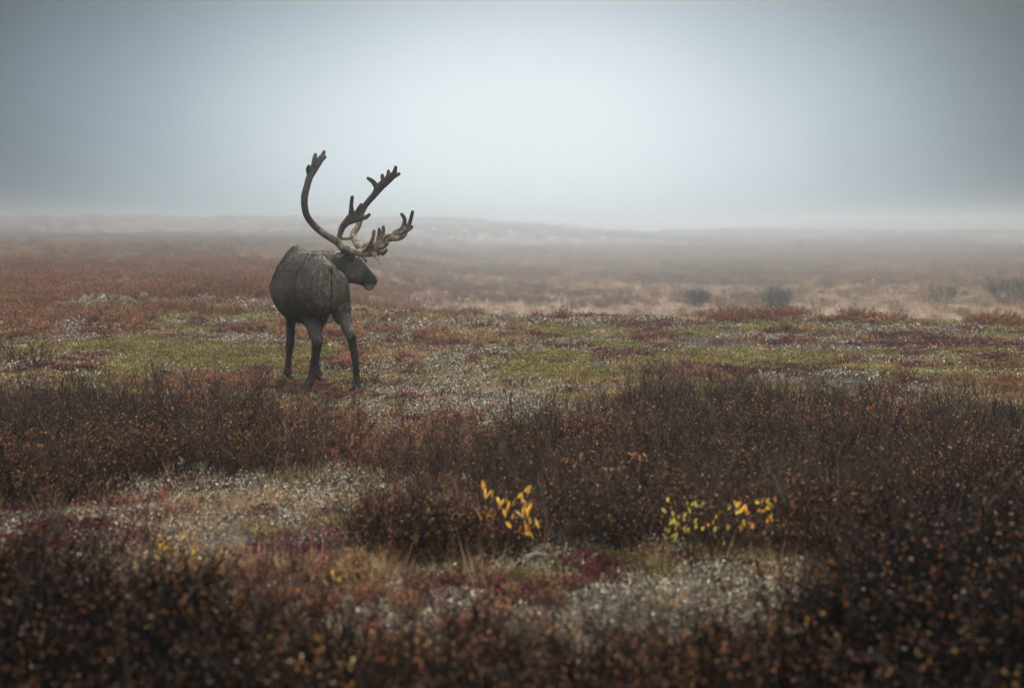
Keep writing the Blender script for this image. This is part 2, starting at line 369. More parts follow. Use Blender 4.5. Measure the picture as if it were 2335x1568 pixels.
def scatter(name, xs, ys, scl, col, idx=None, nidx=1, tilt=.12, sink=0.0, label=None, cat=None):
    xs = np.asarray(xs); ys = np.asarray(ys); n = len(xs); z = height(xs, ys) - sink
    me = bpy.data.meshes.new(name); me.vertices.add(n); me.vertices.foreach_set('co', np.stack([xs, ys, z], -1).astype(np.float32).ravel())
    a = me.attributes.new('rot', 'FLOAT_VECTOR', 'POINT')
    rot = np.stack([rng.normal(size=n) * tilt, rng.normal(size=n) * tilt, rng.uniform(0, 6.283, n)], -1).astype(np.float32); a.data.foreach_set('vector', rot.ravel())
    a = me.attributes.new('scl', 'FLOAT', 'POINT'); a.data.foreach_set('value', np.asarray(scl, np.float32) * np.ones(n, np.float32))
    a = me.attributes.new('idx', 'INT', 'POINT')
    if idx is None: idx = rng.integers(0, nidx, n)
    a.data.foreach_set('value', np.asarray(idx, np.int32))
    o = bpy.data.objects.new(name, me); C.objects.link(o)
    g = bpy.data.node_groups.new(name + '_grow', 'GeometryNodeTree')
    g.interface.new_socket('Geometry', in_out='INPUT', socket_type='NodeSocketGeometry'); g.interface.new_socket('Geometry', in_out='OUTPUT', socket_type='NodeSocketGeometry')
    gi = g.nodes.new('NodeGroupInput'); go = g.nodes.new('NodeGroupOutput'); ip = g.nodes.new('GeometryNodeInstanceOnPoints')
    ci = g.nodes.new('GeometryNodeCollectionInfo'); ci.inputs['Collection'].default_value = col
    ci.inputs['Separate Children'].default_value = True; ci.inputs['Reset Children'].default_value = True
    def na_(nm, ty):
        q = g.nodes.new('GeometryNodeInputNamedAttribute'); q.data_type = ty; q.inputs['Name'].default_value = nm; return q.outputs['Attribute']
    e2r = g.nodes.new('FunctionNodeEulerToRotation'); g.links.new(na_('rot', 'FLOAT_VECTOR'), e2r.inputs[0])
    m2p = g.nodes.new('GeometryNodeMeshToPoints')
    g.links.new(gi.outputs[0], m2p.inputs[0]); g.links.new(m2p.outputs[0], ip.inputs['Points']); g.links.new(ci.outputs[0], ip.inputs['Instance'])
    ip.inputs['Pick Instance'].default_value = True; g.links.new(na_('idx', 'INT'), ip.inputs['Instance Index'])
    g.links.new(e2r.outputs[0], ip.inputs['Rotation']); g.links.new(na_('scl', 'FLOAT'), ip.inputs['Scale'])
    g.links.new(ip.outputs[0], go.inputs[0])
    md = o.modifiers.new('grow', 'NODES'); md.node_group = g
    tag(o, label, cat, kind='stuff'); return o
def wedge(n, r0, r1, half=.40):
    """random points on the ground inside the view wedge (a little wider than the frame)"""
    r = np.sqrt(rng.uniform(r0 * r0, r1 * r1, n)); a = rng.uniform(-half, half, n); return np.sin(a) * r, np.cos(a) * r

col_dark = proto_col('dark_birch', [birch_clump(9, 1.0, .6, .06, RUST, .052, .012) for _ in range(5)])
col_leafy = proto_col('leafy_birch', [birch_clump(8, 1.0, .55, .24, ORANGE + RUST, .055, .014) for _ in range(4)])
BLACKB = [(.022, .022, .018), (.035, .032, .022)]
col_darkened = proto_col('darkened_birch', [birch_clump(13, 1.0, .5, .09, [(.16, .07, .025), (.07, .035, .015), (.04, .02, .012), (.22, .10, .03)], .05, .014, (.009, .007, .007)) for _ in range(4)])  # bark and leaves coloured near black to darken the bottom corners like a vignette
col_moss = proto_col('moss', [mat_clump(190, .11, .035, MOSS, .016, .6, None, .4) for _ in range(4)])
col_lich = proto_col('lichen', [mat_clump(70 + 12 * q_, .115, .035, LICH + [(.10, .07, .05), (.05, .035, .03), (.09, .025, .02), (.16, .10, .04), (.12, .09, .06), (.24, .17, .09)], .021 - .0025 * q_, .7, M_lichen, .4) for q_ in range(5)])
col_red = proto_col('red', [mat_clump(110, .10, .05, MAROON + [(.05, .03, .03)], .020, .55, None, .5) for _ in range(4)])
col_orange = proto_col('orange', [birch_clump(7, .10, .10, .6, ORANGE, .012, .0012) for _ in range(3)] + [mat_clump(110, .08, .05, ORANGE, .014, .6) for _ in range(2)])
col_litter = proto_col('litter', [mat_clump(34, .10, .008, [(.16, .14, .12), (.06, .045, .035), (.3, .28, .24), (.10, .06, .04)], .014, .5, M_lichen) for _ in range(3)])
col_yellow = proto_col('yellow', [mat_clump(60, .05, .03, [(.5, .30, .04), (.42, .22, .03), (.45, .34, .08)], .014, .6) for _ in range(2)])
col_grass = proto_col('grass', [grass_tuft(22, .15, .05, .0034, STRAW + [(.55, .42, .24)], .6, .9) for _ in range(4)])
col_fgrass = proto_col('field_grass', [grass_tuft(60, .42, .28, .006, DULL, .3, .35) for _ in range(4)])
col_fshrub = proto_col('far_scrub', [birch_clump(16, .34, .6, .22, [(.20, .10, .05), (.26, .13, .06), (.12, .07, .045)], .034, .0045, (.09, .06, .045)) for _ in range(4)])
col_heath = proto_col('heath', [birch_clump(12, .24, .5, .45, ORANGE + MAROON + RUST, .022, .0032) for _ in range(5)])
col_dkheath = proto_col('dark_heath', [birch_clump(15, .24, .5, .12, RUST, .02, .0035, (.045, .034, .03)) for _ in range(4)])
col_haylump = proto_col('coarse_grass', [grass_tuft(90, .55, 1.1, .018, DULL, .3, .3) for _ in range(3)])

# ---- birch thicket in front
def keep(p): return rng.random(len(p)) < p
x, y = wedge(5200, 3.0, 13.0, .42); d, hg, vx, vy, lf, rt, fr = thicket(x, y)
m = keep(d * (.44 + .30 * (vy > 1350)) * (.55 + .9 * sst(.36, .56, fbm(x * 1.5, y * 1.5, 777)))) & (d > .06); x, y, d, hg, vx, vy = x[m], y[m], d[m], hg[m], vx[m], vy[m]
scl = hg * (.55 + .45 * d) * rng.uniform(.75, 1.15, len(x))
lp = fbm(x * .8, y * .8, 355) + .22 * ell(vx, vy, 750, 1010, 350, 100) + .12 * ell(vx, vy, 1400, 1080, 350, 120) + .24 * ell(vx, vy, 1150, 1560, 900, 200)
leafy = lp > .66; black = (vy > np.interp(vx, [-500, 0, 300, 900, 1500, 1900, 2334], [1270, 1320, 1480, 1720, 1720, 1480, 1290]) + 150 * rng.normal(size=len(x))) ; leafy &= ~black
scatter('darkened_birch_scrub', x[black], y[black], scl[black] * 1.1, col_darkened, nidx=4, label='birch scrub along the bottom corners, coloured almost black as corner shade', cat='scrub')
leafy_ = leafy; dkm = ~leafy & ~black
scatter('dwarf_birch_thicket', x[dkm], y[dkm], scl[dkm], col_dark, nidx=5, label='dark leafless twiggy birch scrub covering the foreground', cat='scrub')
scatter('rusty_birch_scrub', x[leafy], y[leafy], scl[leafy] * .92, col_leafy, nidx=4, label='low birch scrub with small rust orange leaves in the foreground', cat='scrub')

col_wisp = proto_col('wisps', [birch_clump(4, 1.0, .8, .03, RUST, .045, .013, (.075, .052, .042)) for _ in range(4)])
col_straw = proto_col('straws', [grass_tuft(12, .30, .08, .0030, STRAW + [(.5, .36, .2)], .35, .6) for _ in range(4)])
wx, wy = wedge(3000, 3.4, 13.0, .40); d, hg, vx, vy, lf, rt, fr = thicket(wx, wy); m = keep(.15 + .5 * sst(.02, .5, d)) & (d > .02) & keep(np.where(vy > 1450, .35, 1.0))
scatter('pale_birch_twigs', wx[m], wy[m], hg[m] * rng.uniform(.8, 1.35, m.sum()), col_wisp, nidx=4, tilt=.25, label='single paler brown birch twigs standing out of the dark scrub', cat='scrub')
wx, wy = wedge(1500, 3.4, 13.5, .40); d, hg, vx, vy, lf, rt, fr = thicket(wx, wy); m = keep(.35 + .5 * sst(.5, .65, fbm(wx * 1.3, wy * 1.3, 66))) & keep(np.where(vy > 1400, .25, .8))
m &= ~((np.abs(wx + 1.7) < .5) & (np.abs(wy - 12.9) < .8))
scatter('straw_stalks', wx[m], wy[m], rng.uniform(.6, 1.1, m.sum()), col_straw, nidx=4, label='thin straw coloured grass stalks between the shrubs', cat='grass')

# ---- mats on the open ground, 3..27 m
def mats(n, r0, r1, grow):
    x, y = wedge(n, r0, r1); wt, vx, vy = cover(x, y); d, _, _, _, _, _, _ = thicket(x, y)
    wt = wt + rng.normal(size=wt.shape) * .31; wt = wt + 1.1 * (np.stack([fbm(x * 3.5, y * 3.5, 900 + q, 3) for q in range(6)], -1) - .5); kd = np.argmax(wt, -1); inn = keep(1 - .2 * d)
    right = sst(560, 1150, vx); ok = inn & (np.hypot(x, y) < 27 - 4.0 * right)
    return x, y, kd, ok, rng.uniform(.7, 1.3, len(x)) * grow
parts_ = [mats(9000, 3.2, 8, .8), mats(15000, 8, 14, .95), mats(19000, 14, 20, 1.2), mats(16000, 20, 27, 1.5)]
X = np.concatenate([p[0] for p in parts_]); Y = np.concatenate([p[1] for p in parts_]); K = np.concatenate([p[2] for p in parts_])
OK = np.concatenate([p[3] for p in parts_]); S = np.concatenate([p[4] for p in parts_])
for fx_, fy_ in ((-1.82, 12.56), (-1.36, 12.56), (-2.10, 13.3), (-1.81, 13.2)): OK &= ((X - fx_) ** 2 + ((Y - fy_ + .07) * .8) ** 2) > .085 ** 2
for kk, (nm, cl, ni, lab, ct) in enumerate([
        ('green_moss', col_moss, 4, 'yellow green moss and crowberry mats on the open ground', 'moss'),
        ('pale_lichen', col_lich, 4, 'whitish reindeer lichen scattered between the mats', 'lichen'),
        ('red_bearberry', col_red, 4, 'dark red low bearberry leaves in patches on the ground', 'ground cover'),
        ('orange_ground_leaves', col_orange, 5, 'orange leaved low shrublets on the ground', 'ground cover'),
        ('soil_litter', col_litter, 3, 'grey plant litter and grit on the bare soil patches', 'litter'),
        ('dry_grass', col_grass, 4, 'straw coloured dry grass tufts among the lichen', 'grass')]):
    m = OK & (K == kk)
    if nm == 'dry_grass': m &= keep(np.full(len(X), .55))
    scatter(nm, X[m], Y[m], S[m], cl, nidx=ni, label=lab, cat=ct)
x, y = wedge(900, 9, 22); m = fbm(x * 1.2, y * 1.2, 777) > .66
scatter('yellow_ground_leaves', x[m], y[m], rng.uniform(.6, 1.3, m.sum()), col_yellow, nidx=2, label='small bright yellow leaves dotted over the open ground', cat='ground cover')

ex, ey = wedge(5200, 18.5, 24.5, .42); er = np.hypot(ex, ey); evx, evy = proj(ex, ey, height(ex, ey)); en = fbm(ex * .55, ey * .55, 951)
m = (evx > 1150) & (en > .565 + .05 * np.abs(er - 21.3)); sc_e = rng.uniform(.35, .9, m.sum())
dk = (fbm(ex * .8, ey * .8, 953) > .42)[m]
scatter('edge_heath', ex[m][~dk], ey[m][~dk], sc_e[~dk], col_heath, nidx=5, label='ragged rusty heath along the far edge of the open ground', cat='heath')
scatter('edge_dark_heath', ex[m][dk], ey[m][dk], sc_e[dk], col_dkheath, nidx=4, label='ragged dark heath along the far edge of the open ground', cat='heath')
hf = np.array([gxy_ for gxy_ in (ground_at(698, 902), ground_at(817, 903), ground_at(655, 880), ground_at(725, 883))])
hp = np.repeat(hf, 16, 0) + rng.normal(size=(64, 2)) * np.array([.09, .07]) + np.array([0, -.05])
scatter('low_sprigs', hp[:, 0], hp[:, 1], rng.uniform(.4, .8, 64), col_orange, nidx=5, label='low russet sprigs around the hooves of the caribou', cat='ground cover')
# ---- heath on the left beyond the open ground, 22..60 m
x, y = wedge(32000, 20, 85, .42); h_ = height(x, y); vx, vy = proj(x, y, h_); lft = 1 - sst(560, 1180, vx + 200 * (fbm(x * .15, y * .15, 44) - .5))
hn = fbm(x * .3, y * .3, 421); m = keep(lft * (1 - .85 * sst(.50, .58, hn)) * (1 - .9 * sst(42, 85, np.hypot(x, y)))) & (np.hypot(x, y) > 21 + 2.5 * fbm(x * .4, y * .4, 9))
x, y = x[m], y[m]; dk = fbm(x * .25, y * .25, 88) > .53
s_ = rng.uniform(.6, 1.15, len(x)) * np.interp(np.hypot(x, y), [20, 60], [.75, 1.1])
scatter('autumn_heath', x[~dk], y[~dk], s_[~dk], col_heath, nidx=5, label='orange and red heath scrub on the left beyond the animal', cat='heath')
scatter('dark_heath', x[dk], y[dk], s_[dk], col_dkheath, nidx=4, label='dark leafless heath scrub on the left beyond the animal', cat='heath')
x, y = wedge(5200, 21, 60, .42); vx, vy = proj(x, y, height(x, y)); m = (fbm(x * .3, y * .3, 421) > .55) & (vx < 1100)
scatter('heath_lichen', x[m], y[m], rng.uniform(1.5, 3.2, m.sum()), col_lich, nidx=4, label='pale lichen patches between the heath scrub', cat='lichen')

# ---- grass plain, 23..130 m, coarse beyond
x, y = wedge(60000, 30, 260, .42); r = np.hypot(x, y); vx, vy = proj(x, y, height(x, y))
rt = sst(520, 1100, vx + 200 * (fbm(x * .15, y * .15, 44) - .5)); m = keep(np.maximum(np.maximum(rt, .25), sst(40, 90, r))) & (r > 25 - 1.5 * rng.random(len(r)))
x, y, r = x[m], y[m], r[m]; sh = fbm(x * .11, y * .09, 64)
pg = keep(1 - .45 * sst(.54, .64, sh))
scatter('plain_grass', x[pg], y[pg], rng.uniform(.6, 1.0, pg.sum()) * np.interp(r[pg], [23, 70, 260], [.6, 1.1, 2.6]), col_fgrass, nidx=4, tilt=.08, label='tan dry grass covering the misty plain', cat='grass')
ps = ~pg | (rng.random(len(x)) < .05)
scatter('plain_scrub', x[ps], y[ps], rng.uniform(.45, 1.0, ps.sum()) * np.interp(r[ps], [23, 70, 260], [.55, 1.2, 2.8]), col_fshrub, nidx=4, label='low brown scrub scattered through the misty plain', cat='scrub')
x, y = wedge(24000, 250, 760, .42); m = keep(np.full(len(x), .9)); sh = fbm(x * .05, y * .03, 65)
pg = sh < .52
scatter('distant_grass', x[pg], y[pg], rng.uniform(1.1, 2.0, pg.sum()), col_haylump, nidx=3, tilt=.05, label='faint pale grass far off in the fog', cat='grass')
ps = (~pg) & (rng.random(len(x)) < .6)
scatter('distant_scrub', x[ps], y[ps], rng.uniform(2.0, 4.5, ps.sum()), col_fshrub, nidx=4, label='faint scrub patches far off in the fog', cat='scrub')
#@@THINGS@@
# ------------------------------------------------------------------ the bull caribou
def zc(ox, oy, s): return lambda x, y, Y: np.array(W((ox + x / s) * .9737, (oy + y / s) * .9737, Y))
Z1, Z2, Z3, Z4, Z5 = zc(600, 330, 3.92), zc(600, 560, 4.125), zc(740, 530, 8.711), zc(740, 380, 6.533), zc(640, 720, 7.127)
def resample(P, R, k=5):
    P = np.asarray(P, float); R = np.asarray(R, float); n = len(P); op, orr = [], []
    for i in range(n - 1):
        p0, p1, p2, p3 = P[max(i - 1, 0)], P[i], P[i + 1], P[min(i + 2, n - 1)]
        for j in range(k):
            t = j / k
            op.append(.5 * ((2 * p1) + (-p0 + p2) * t + (2 * p0 - 5 * p1 + 4 * p2 - p3) * t * t + (-p0 + 3 * p1 - 3 * p2 + p3) * t ** 3))
            orr.append(R[i] + (R[i + 1] - R[i]) * (t * t * (3 - 2 * t)))
    op.append(P[-1]); orr.append(R[-1]); return np.array(op), np.array(orr)
def rings_to(v, f, rings):
    b = len(v); k = len(rings[0])
    for r in rings: v += [tuple(p) for p in r]
    for i in range(len(rings) - 1):
        for j in range(k):
            f.append((b + i * k + j, b + i * k + (j + 1) % k, b + (i + 1) * k + (j + 1) % k, b + (i + 1) * k + j))
    f.append(tuple(b + j for j in range(k))[::-1]); f.append(tuple(b + (len(rings) - 1) * k + j for j in range(k)))
def tube(v, f, P, R, flat=1.0, fdir=(0, 1, 0), k=12, cap=True):
    P, R = resample(P, R); n = len(P); fd = np.array(fdir, float); rings = []
    T = [(P[min(i + 1, n - 1)] - P[max(i - 1, 0)]) for i in range(n)]; T = [t / np.linalg.norm(t) for t in T]
    def ring(c, t, r):
        b = fd - t * np.dot(fd, t)
        if np.linalg.norm(b) < .15: b = np.cross(t, [0, 0, 1.0])
        b /= np.linalg.norm(b); a = np.cross(t, b)
        return [c + r * (a * math.cos(q) + b * flat * math.sin(q)) for q in np.linspace(0, 2 * math.pi, k, endpoint=False)]
    if cap:
        for s_ in (1.0, .8, .45): rings.append(ring(P[0] - T[0] * R[0] * s_, T[0], R[0] * math.sqrt(max(1 - s_ * s_, .01))))
    for i in range(n): rings.append(ring(P[i], T[i], R[i]))
    if cap:
        for s_ in (.45, .8, 1.0): rings.append(ring(P[-1] + T[-1] * R[-1] * s_, T[-1], R[-1] * math.sqrt(max(1 - s_ * s_, .01))))
    rings_to(v, f, rings)
def fuse(v, f, voxel, smooth, iters=8):
    """one continuous skin over overlapping volumes"""
    me = bpy.data.meshes.new('tmp'); me.from_pydata([tuple(p) for p in v], [], f); o = bpy.data.objects.new('tmp', me); C.objects.link(o)
    import bmesh
    bm = bmesh.new(); bm.from_mesh(me); bmesh.ops.recalc_face_normals(bm, faces=bm.faces); bm.to_mesh(me); bm.free()
    r = o.modifiers.new('r', 'REMESH'); r.mode = 'VOXEL'; r.voxel_size = voxel
    s = o.modifiers.new('s', 'SMOOTH'); s.factor = smooth; s.iterations = iters
    dg = bpy.context.evaluated_depsgraph_get(); ev = o.evaluated_get(dg); m2 = ev.to_mesh()
    V_ = np.empty(len(m2.vertices) * 3); m2.vertices.foreach_get('co', V_); V_ = V_.reshape(-1, 3)
    Nn = np.empty(len(m2.vertices) * 3); m2.vertex_normals.foreach_get('vector', Nn); Nn = Nn.reshape(-1, 3)
    F_ = [tuple(p.vertices) for p in m2.polygons]; ev.to_mesh_clear()
    bpy.data.objects.remove(o); bpy.data.meshes.remove(me); return V_, F_, Nn

HEAD = math.radians(24); hv = np.array([-math.sin(HEAD), math.cos(HEAD), 0]); lv = np.array([-math.cos(HEAD), -math.sin(HEAD), 0])
R0 = np.array([-1.62, 12.40, 0])
car = empty('caribou', (-1.75, 12.9, hz(-1.75, 12.9)), label='dark brown bull caribou with tall antlers standing on the tundra, head turned right', cat='caribou')
v, f = [], []
ST = [(0.00, .98, .05, .09), (.025, .965, .13, .18), (.09, .955, .195, .24), (.20, .955, .232, .27), (.36, .93, .232, .285), (.54, .912, .298, .312),
      (.70, .908, .310, .320), (.84, .937, .282, .322), (.95, .97, .235, .328), (1.06, .985, .19, .285), (1.15, .98, .14, .21), (1.21, .97, .05, .10)]
ss = np.array([q[0] for q in ST]); sc4 = np.array(ST); rings = []
for s_ in np.linspace(0, 1.21, 46):
    zc_, hw, hh = [np.interp(s_, ss, sc4[:, j]) for j in (1, 2, 3)]
    c = R0 + hv * s_; ring = []
    for q in np.linspace(0, 2 * math.pi, 36, endpoint=False):
        cx_, sz = math.cos(q), math.sin(q)
        wf = 1 - (.26 + .16 * max(0, 1 - s_ / .5) + .22 * float(sst(.7, .9, s_))) * max(sz, 0) ** 1.2
        ring.append(c + lv * hw * cx_ * wf + np.array([0, 0, zc_ + hh * sz]))
    rings.append(ring)
rings_to(v, f, rings)
tube(v, f, [R0 + hv * .80 + [0, 0, 1.15], R0 + hv * .93 + [0, 0, 1.18], R0 + hv * 1.03 + [0, 0, 1.15]], [.07, .085, .07], flat=.8, fdir=lv)   # shoulder hump
# haunches and hind legs
tube(v, f, [Z2(560, 420, 12.68), Z2(530, 520, 12.72), Z2(520, 640, 12.76), Z2(540, 760, 12.70), Z2(560, 850, 12.62), Z5(700, 460, 12.52), Z5(735, 545, 12.46), Z5(722, 680, 12.48),
            Z5(697, 830, 12.51), Z5(668, 1000, 12.54), Z5(635, 1150, 12.56), Z5(600, 1240, 12.57), Z5(560, 1330, 12.60)],
     [.13, .15, .128, .090, .066, .056, .052, .043, .037, .036, .036, .041, .040])
tube(v, f, [Z5(770, 520, 12.41), Z5(795, 560, 12.40), Z5(775, 620, 12.43)], [.014, .018, .012])
tube(v, f, [Z2(752, 425, 12.62), Z2(778, 520, 12.64), Z2(800, 620, 12.66), Z2(828, 735, 12.66), Z5(1195, 210, 12.62), Z5(1240, 340, 12.56), Z5(1292, 475, 12.48), Z5(1325, 620, 12.50),
            Z5(1352, 780, 12.52), Z5(1373, 950, 12.55), Z5(1385, 1100, 12.58), Z5(1395, 1220, 12.60), Z5(1400, 1320, 12.62)],
     [.125, .116, .100, .082, .062, .050, .046, .037, .033, .029, .028, .034, .038])
tube(v, f, [Z5(1325, 420, 12.42), Z5(1345, 460, 12.41), Z5(1345, 520, 12.44)], [.014, .017, .012])
# fore legs
tube(v, f, [Z2(350, 620, 13.15), Z2(345, 740, 13.25), Z5(290, 250, 13.3), Z5(287, 420, 13.3), Z5(278, 600, 13.3), Z5(266, 720, 13.31), Z5(254, 850, 13.32), Z5(246, 980, 13.32), Z5(238, 1080, 13.32), Z5(235, 1180, 13.36)],
     [.10, .064, .042, .039, .041, .033, .029, .032, .042, .044])
tube(v, f, [Z2(640, 650, 13.1), Z2(625, 760, 13.2), Z5(750, 330, 13.2), Z5(722, 480, 13.2), Z5(705, 620, 13.18), Z5(705, 760, 13.18), Z5(712, 880, 13.16), Z5(728, 1000, 13.16), Z5(745, 1110, 13.16), Z5(758, 1210, 13.2)],
     [.09, .062, .041, .038, .038, .032, .029, .031, .040, .042])
# neck
tube(v, f, [R0 + hv * .98 + [0, 0, 1.0], (-2.03, 13.58, 1.045), (-1.90, 13.70, 1.075), (-1.73, 13.68, 1.10), (-1.60, 13.56, 1.115)], [.20, .185, .160, .138, .120])
HY = lambda i: 13.50 - .012 * i
hs = [((430, 500), (500, 1120), .095), ((600, 540), (600, 1160), .105), ((760, 575), (700, 1160), .100), ((885, 640), (800, 1172), .088), ((1000, 752), (900, 1196), .072),
      ((1090, 870), (970, 1230), .062), ((1165, 962), (1035, 1270), .062), ((1222, 1035), (1110, 1270), .056), ((1250, 1095), (1180, 1245), .036)]
rings = []
for t in np.linspace(0, len(hs) - 1, 33):
    i = min(int(t), len(hs) - 2); u = t - i
    tp = np.array(hs[i][0]) * (1 - u) + np.array(hs[i + 1][0]) * u; bt = np.array(hs[i][1]) * (1 - u) + np.array(hs[i + 1][1]) * u; hw = hs[i][2] * (1 - u) + hs[i + 1][2] * u
    A = Z3(*tp, HY(t)); B = Z3(*bt, HY(t)); c = (A + B) / 2; ax = (A - B) / 2; ring = []
    for q in np.linspace(0, 2 * math.pi, 28, endpoint=False):
        ring.append(c + ax * math.sin(q) + np.array([.1, 1, 0]) * hw * math.cos(q) * (1 - .12 * math.sin(q) * abs(math.sin(q))))
    rings.append(ring)
rings_to(v, f, rings)
tube(v, f, [Z3(620, 640, 13.40), Z3(690, 625, 13.385), Z3(765, 665, 13.39)], [.010, .016, .010])      # brow
tube(v, f, [Z3(640, 1000, 13.41), Z3(740, 1010, 13.40), Z3(830, 1000, 13.41)], [.02, .028, .02])       # cheek
tube(v, f, [Z3(740, 560, 13.44), Z3(640, 500, 13.44), Z3(560, 520, 13.44)], [.03, .04, .03])          # pedicle
BV, BF, BN = fuse(v, f, .0085, .5, 6)
pvx, pvy = proj(BV[:, 0], BV[:, 1], BV[:, 2])
rel = BV - R0; s_c = rel @ hv; l_c = rel @ lv; zz = BV[:, 2]
def near(px, py, rx, ry, soft=.6): return ell(pvx, pvy, px, py, rx, ry, soft)
# coat colours, with fold and crease shading and cheek light painted in
nz = fbm(BV[:, 0] * 14 + BV[:, 1] * 7, zz * 5, 501)[:, None]; nz2 = fbm(BV[:, 0] * 60 + BV[:, 1] * 40, zz * 22, 502)[:, None]
nz3 = fbm(s_c * 9 + l_c * 9, zz * 3.0 + s_c * 2, 503)[:, None]
blend = lambda col, c, w_: col * (1 - np.clip(w_, 0, 1)[:, None]) + np.array(c) * np.clip(w_, 0, 1)[:, None]
col = np.array([.072, .056, .045]) * (.45 + 1.1 * nz) * (.35 + 1.3 * nz2) * (.6 + .8 * nz3)
fold = np.abs(pvx - np.interp(pvy, [590, 620, 650, 690, 725, 740], [702, 684, 678, 681, 690, 700]))
rear = BV[:, 1] < 12.9
lf_ = (l_c > 0) * sst(585, 600, pvy) * (1 - sst(715, 735, pvy)) * (BV[:, 1] < 13.1)
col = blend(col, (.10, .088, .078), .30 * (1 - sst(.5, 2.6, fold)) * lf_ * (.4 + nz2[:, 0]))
col = blend(col, (.015, .013, .012), .35 * (1 - sst(1, 8, np.abs(fold - 6))) * lf_ * (pvx < np.interp(pvy, [590, 620, 650, 690, 725, 740], [702, 684, 678, 681, 690, 700])) )  # shading of the flank fold painted in: pale line, darker strip beside it
col = blend(col, (.085, .088, .088), .55 * near(725, 592, 60, 20) * rear)                    # greyed back
col = blend(col, (.16, .125, .095), .75 * near(757, 650, 36, 62) * rear * (nz2[:, 0] * 1.4))     # pale buff rump
col = blend(col, (.15, .115, .09), .8 * near(757, 640, 9, 42) * rear)
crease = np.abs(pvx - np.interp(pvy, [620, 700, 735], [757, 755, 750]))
col = blend(col, (.012, .010, .009), (1 - sst(.8, 3.2, crease)) * rear * sst(628, 640, pvy) * (1 - sst(700, 740, pvy)))  # dark line painted into the colour for the shaded rump crease
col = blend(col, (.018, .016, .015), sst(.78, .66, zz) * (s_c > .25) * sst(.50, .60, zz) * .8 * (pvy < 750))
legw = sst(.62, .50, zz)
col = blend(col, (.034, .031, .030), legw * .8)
col = blend(col, (.11, .088, .07), .7 * (near(735, 765, 14, 26) + near(795, 745, 12, 24)) * nz2[:, 0] * 1.6)
col = blend(col, (.12, .10, .078), sst(.17, .08, zz) * nz[:, 0] * .7)
isnear = (BV[:, 0] > -1.70) & (BV[:, 1] > 13.15) & (zz > .8)
hd = np.where(isnear, 1.0, 0.0)
col = blend(col, (.036, .032, .029), hd * .6)
col = blend(col, (.105, .095, .086), hd * .8 * near(808, 627, 20, 15))  # cheek painted lighter, in place of light on the head
col = blend(col, (.014, .016, .017), hd * sst(824, 838, pvx + .35 * (pvy - 620)) * .9)
col = blend(col, (.012, .011, .011), hd * near(796, 594, 6, 5))
col = blend(col, (.17, .16, .13), hd * near(845, 652, 15, 5, .5) * .8)
col = blend(col, (.17, .125, .09), .7 * near(735, 575, 30, 9) * (BV[:, 1] > 13.1))
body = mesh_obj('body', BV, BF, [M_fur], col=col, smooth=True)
CO = np.array(car.location)
def attach(o): o.parent = car; o.matrix_parent_inverse = Matrix.Translation(-car.location); return o
attach(body)
# fur: short hairs lying along the coat
tris = np.array([t[:3] for t in BF]); Cc = BV[tris].mean(1); nh = 60000
ids = rng.integers(0, len(tris), nh); a_, b_ = rng.random((2, nh, 1)); sw = a_ + b_ > 1; a_ = np.where(sw, 1 - a_, a_); b_ = np.where(sw, 1 - b_, b_)
P0 = BV[tris[ids, 0]]; P = P0 + (BV[tris[ids, 1]] - P0) * a_ + (BV[tris[ids, 2]] - P0) * b_; Nh = BN[tris[ids, 0]]
flow = np.tile(-hv * .45 + np.array([0, 0, -.9]), (nh, 1)); hx = (P[:, 0] > -1.70) & (P[:, 1] > 13.15) & (P[:, 2] > .8)
flow[hx] = np.array([-.9, .1, -.35])
flow += rng.normal(size=(nh, 3)) * .32; flow -= Nh * (flow * Nh).sum(-1, keepdims=True); flow /= np.linalg.norm(flow, axis=1, keepdims=True)
hl = (rng.uniform(.014, .040, nh) * np.where(hx, .5, 1) * np.where(P[:, 2] < .5, .45, 1))[:, None]
ok = ~(((np.abs(proj(P[:, 0], P[:, 1], P[:, 2])[0] - 796) < 6) & (np.abs(proj(P[:, 0], P[:, 1], P[:, 2])[1] - 594) < 6) & hx) | (P[:, 2] < .06))
side = np.cross(flow, Nh); wd = .0023
hvts = np.stack([P - side * wd - Nh * .001, P + side * wd - Nh * .001, P + flow * hl + Nh * hl * .25], 1)[ok]; nh = len(hvts)
hc = col[tris[ids, 0]][ok] * np.exp(rng.normal(size=(nh, 1)) * .62) * 1.1
hc = np.repeat(hc[:, None, :], 3, 1).reshape(-1, 3)
fur = mesh_obj('fur', hvts.reshape(-1, 3), np.arange(nh * 3).reshape(-1, 3), [M_hair], col=np.clip(hc, .004, .5)); attach(fur); 
# tail
v, f = [], []; tube(v, f, [Z2(700, 240, 12.49), Z2(708, 280, 12.44), Z2(714, 310, 12.43)], [.014, .022, .012], flat=.6); 
tv, tf, tn = fuse(v, f, .006, .5, 3); b = MB(); b.add(tv, tf, np.array([.05, .034, .026]))
for i in range(700):
    k_ = rng.integers(len(tv)); b.leaf(tv[k_], np.array([rng.normal() * .25, -.1, -1]), rng.uniform(.03, .055), .004, jit((.05, .034, .026), .6))
attach(b.build('tail', [M_hair], smooth=True))
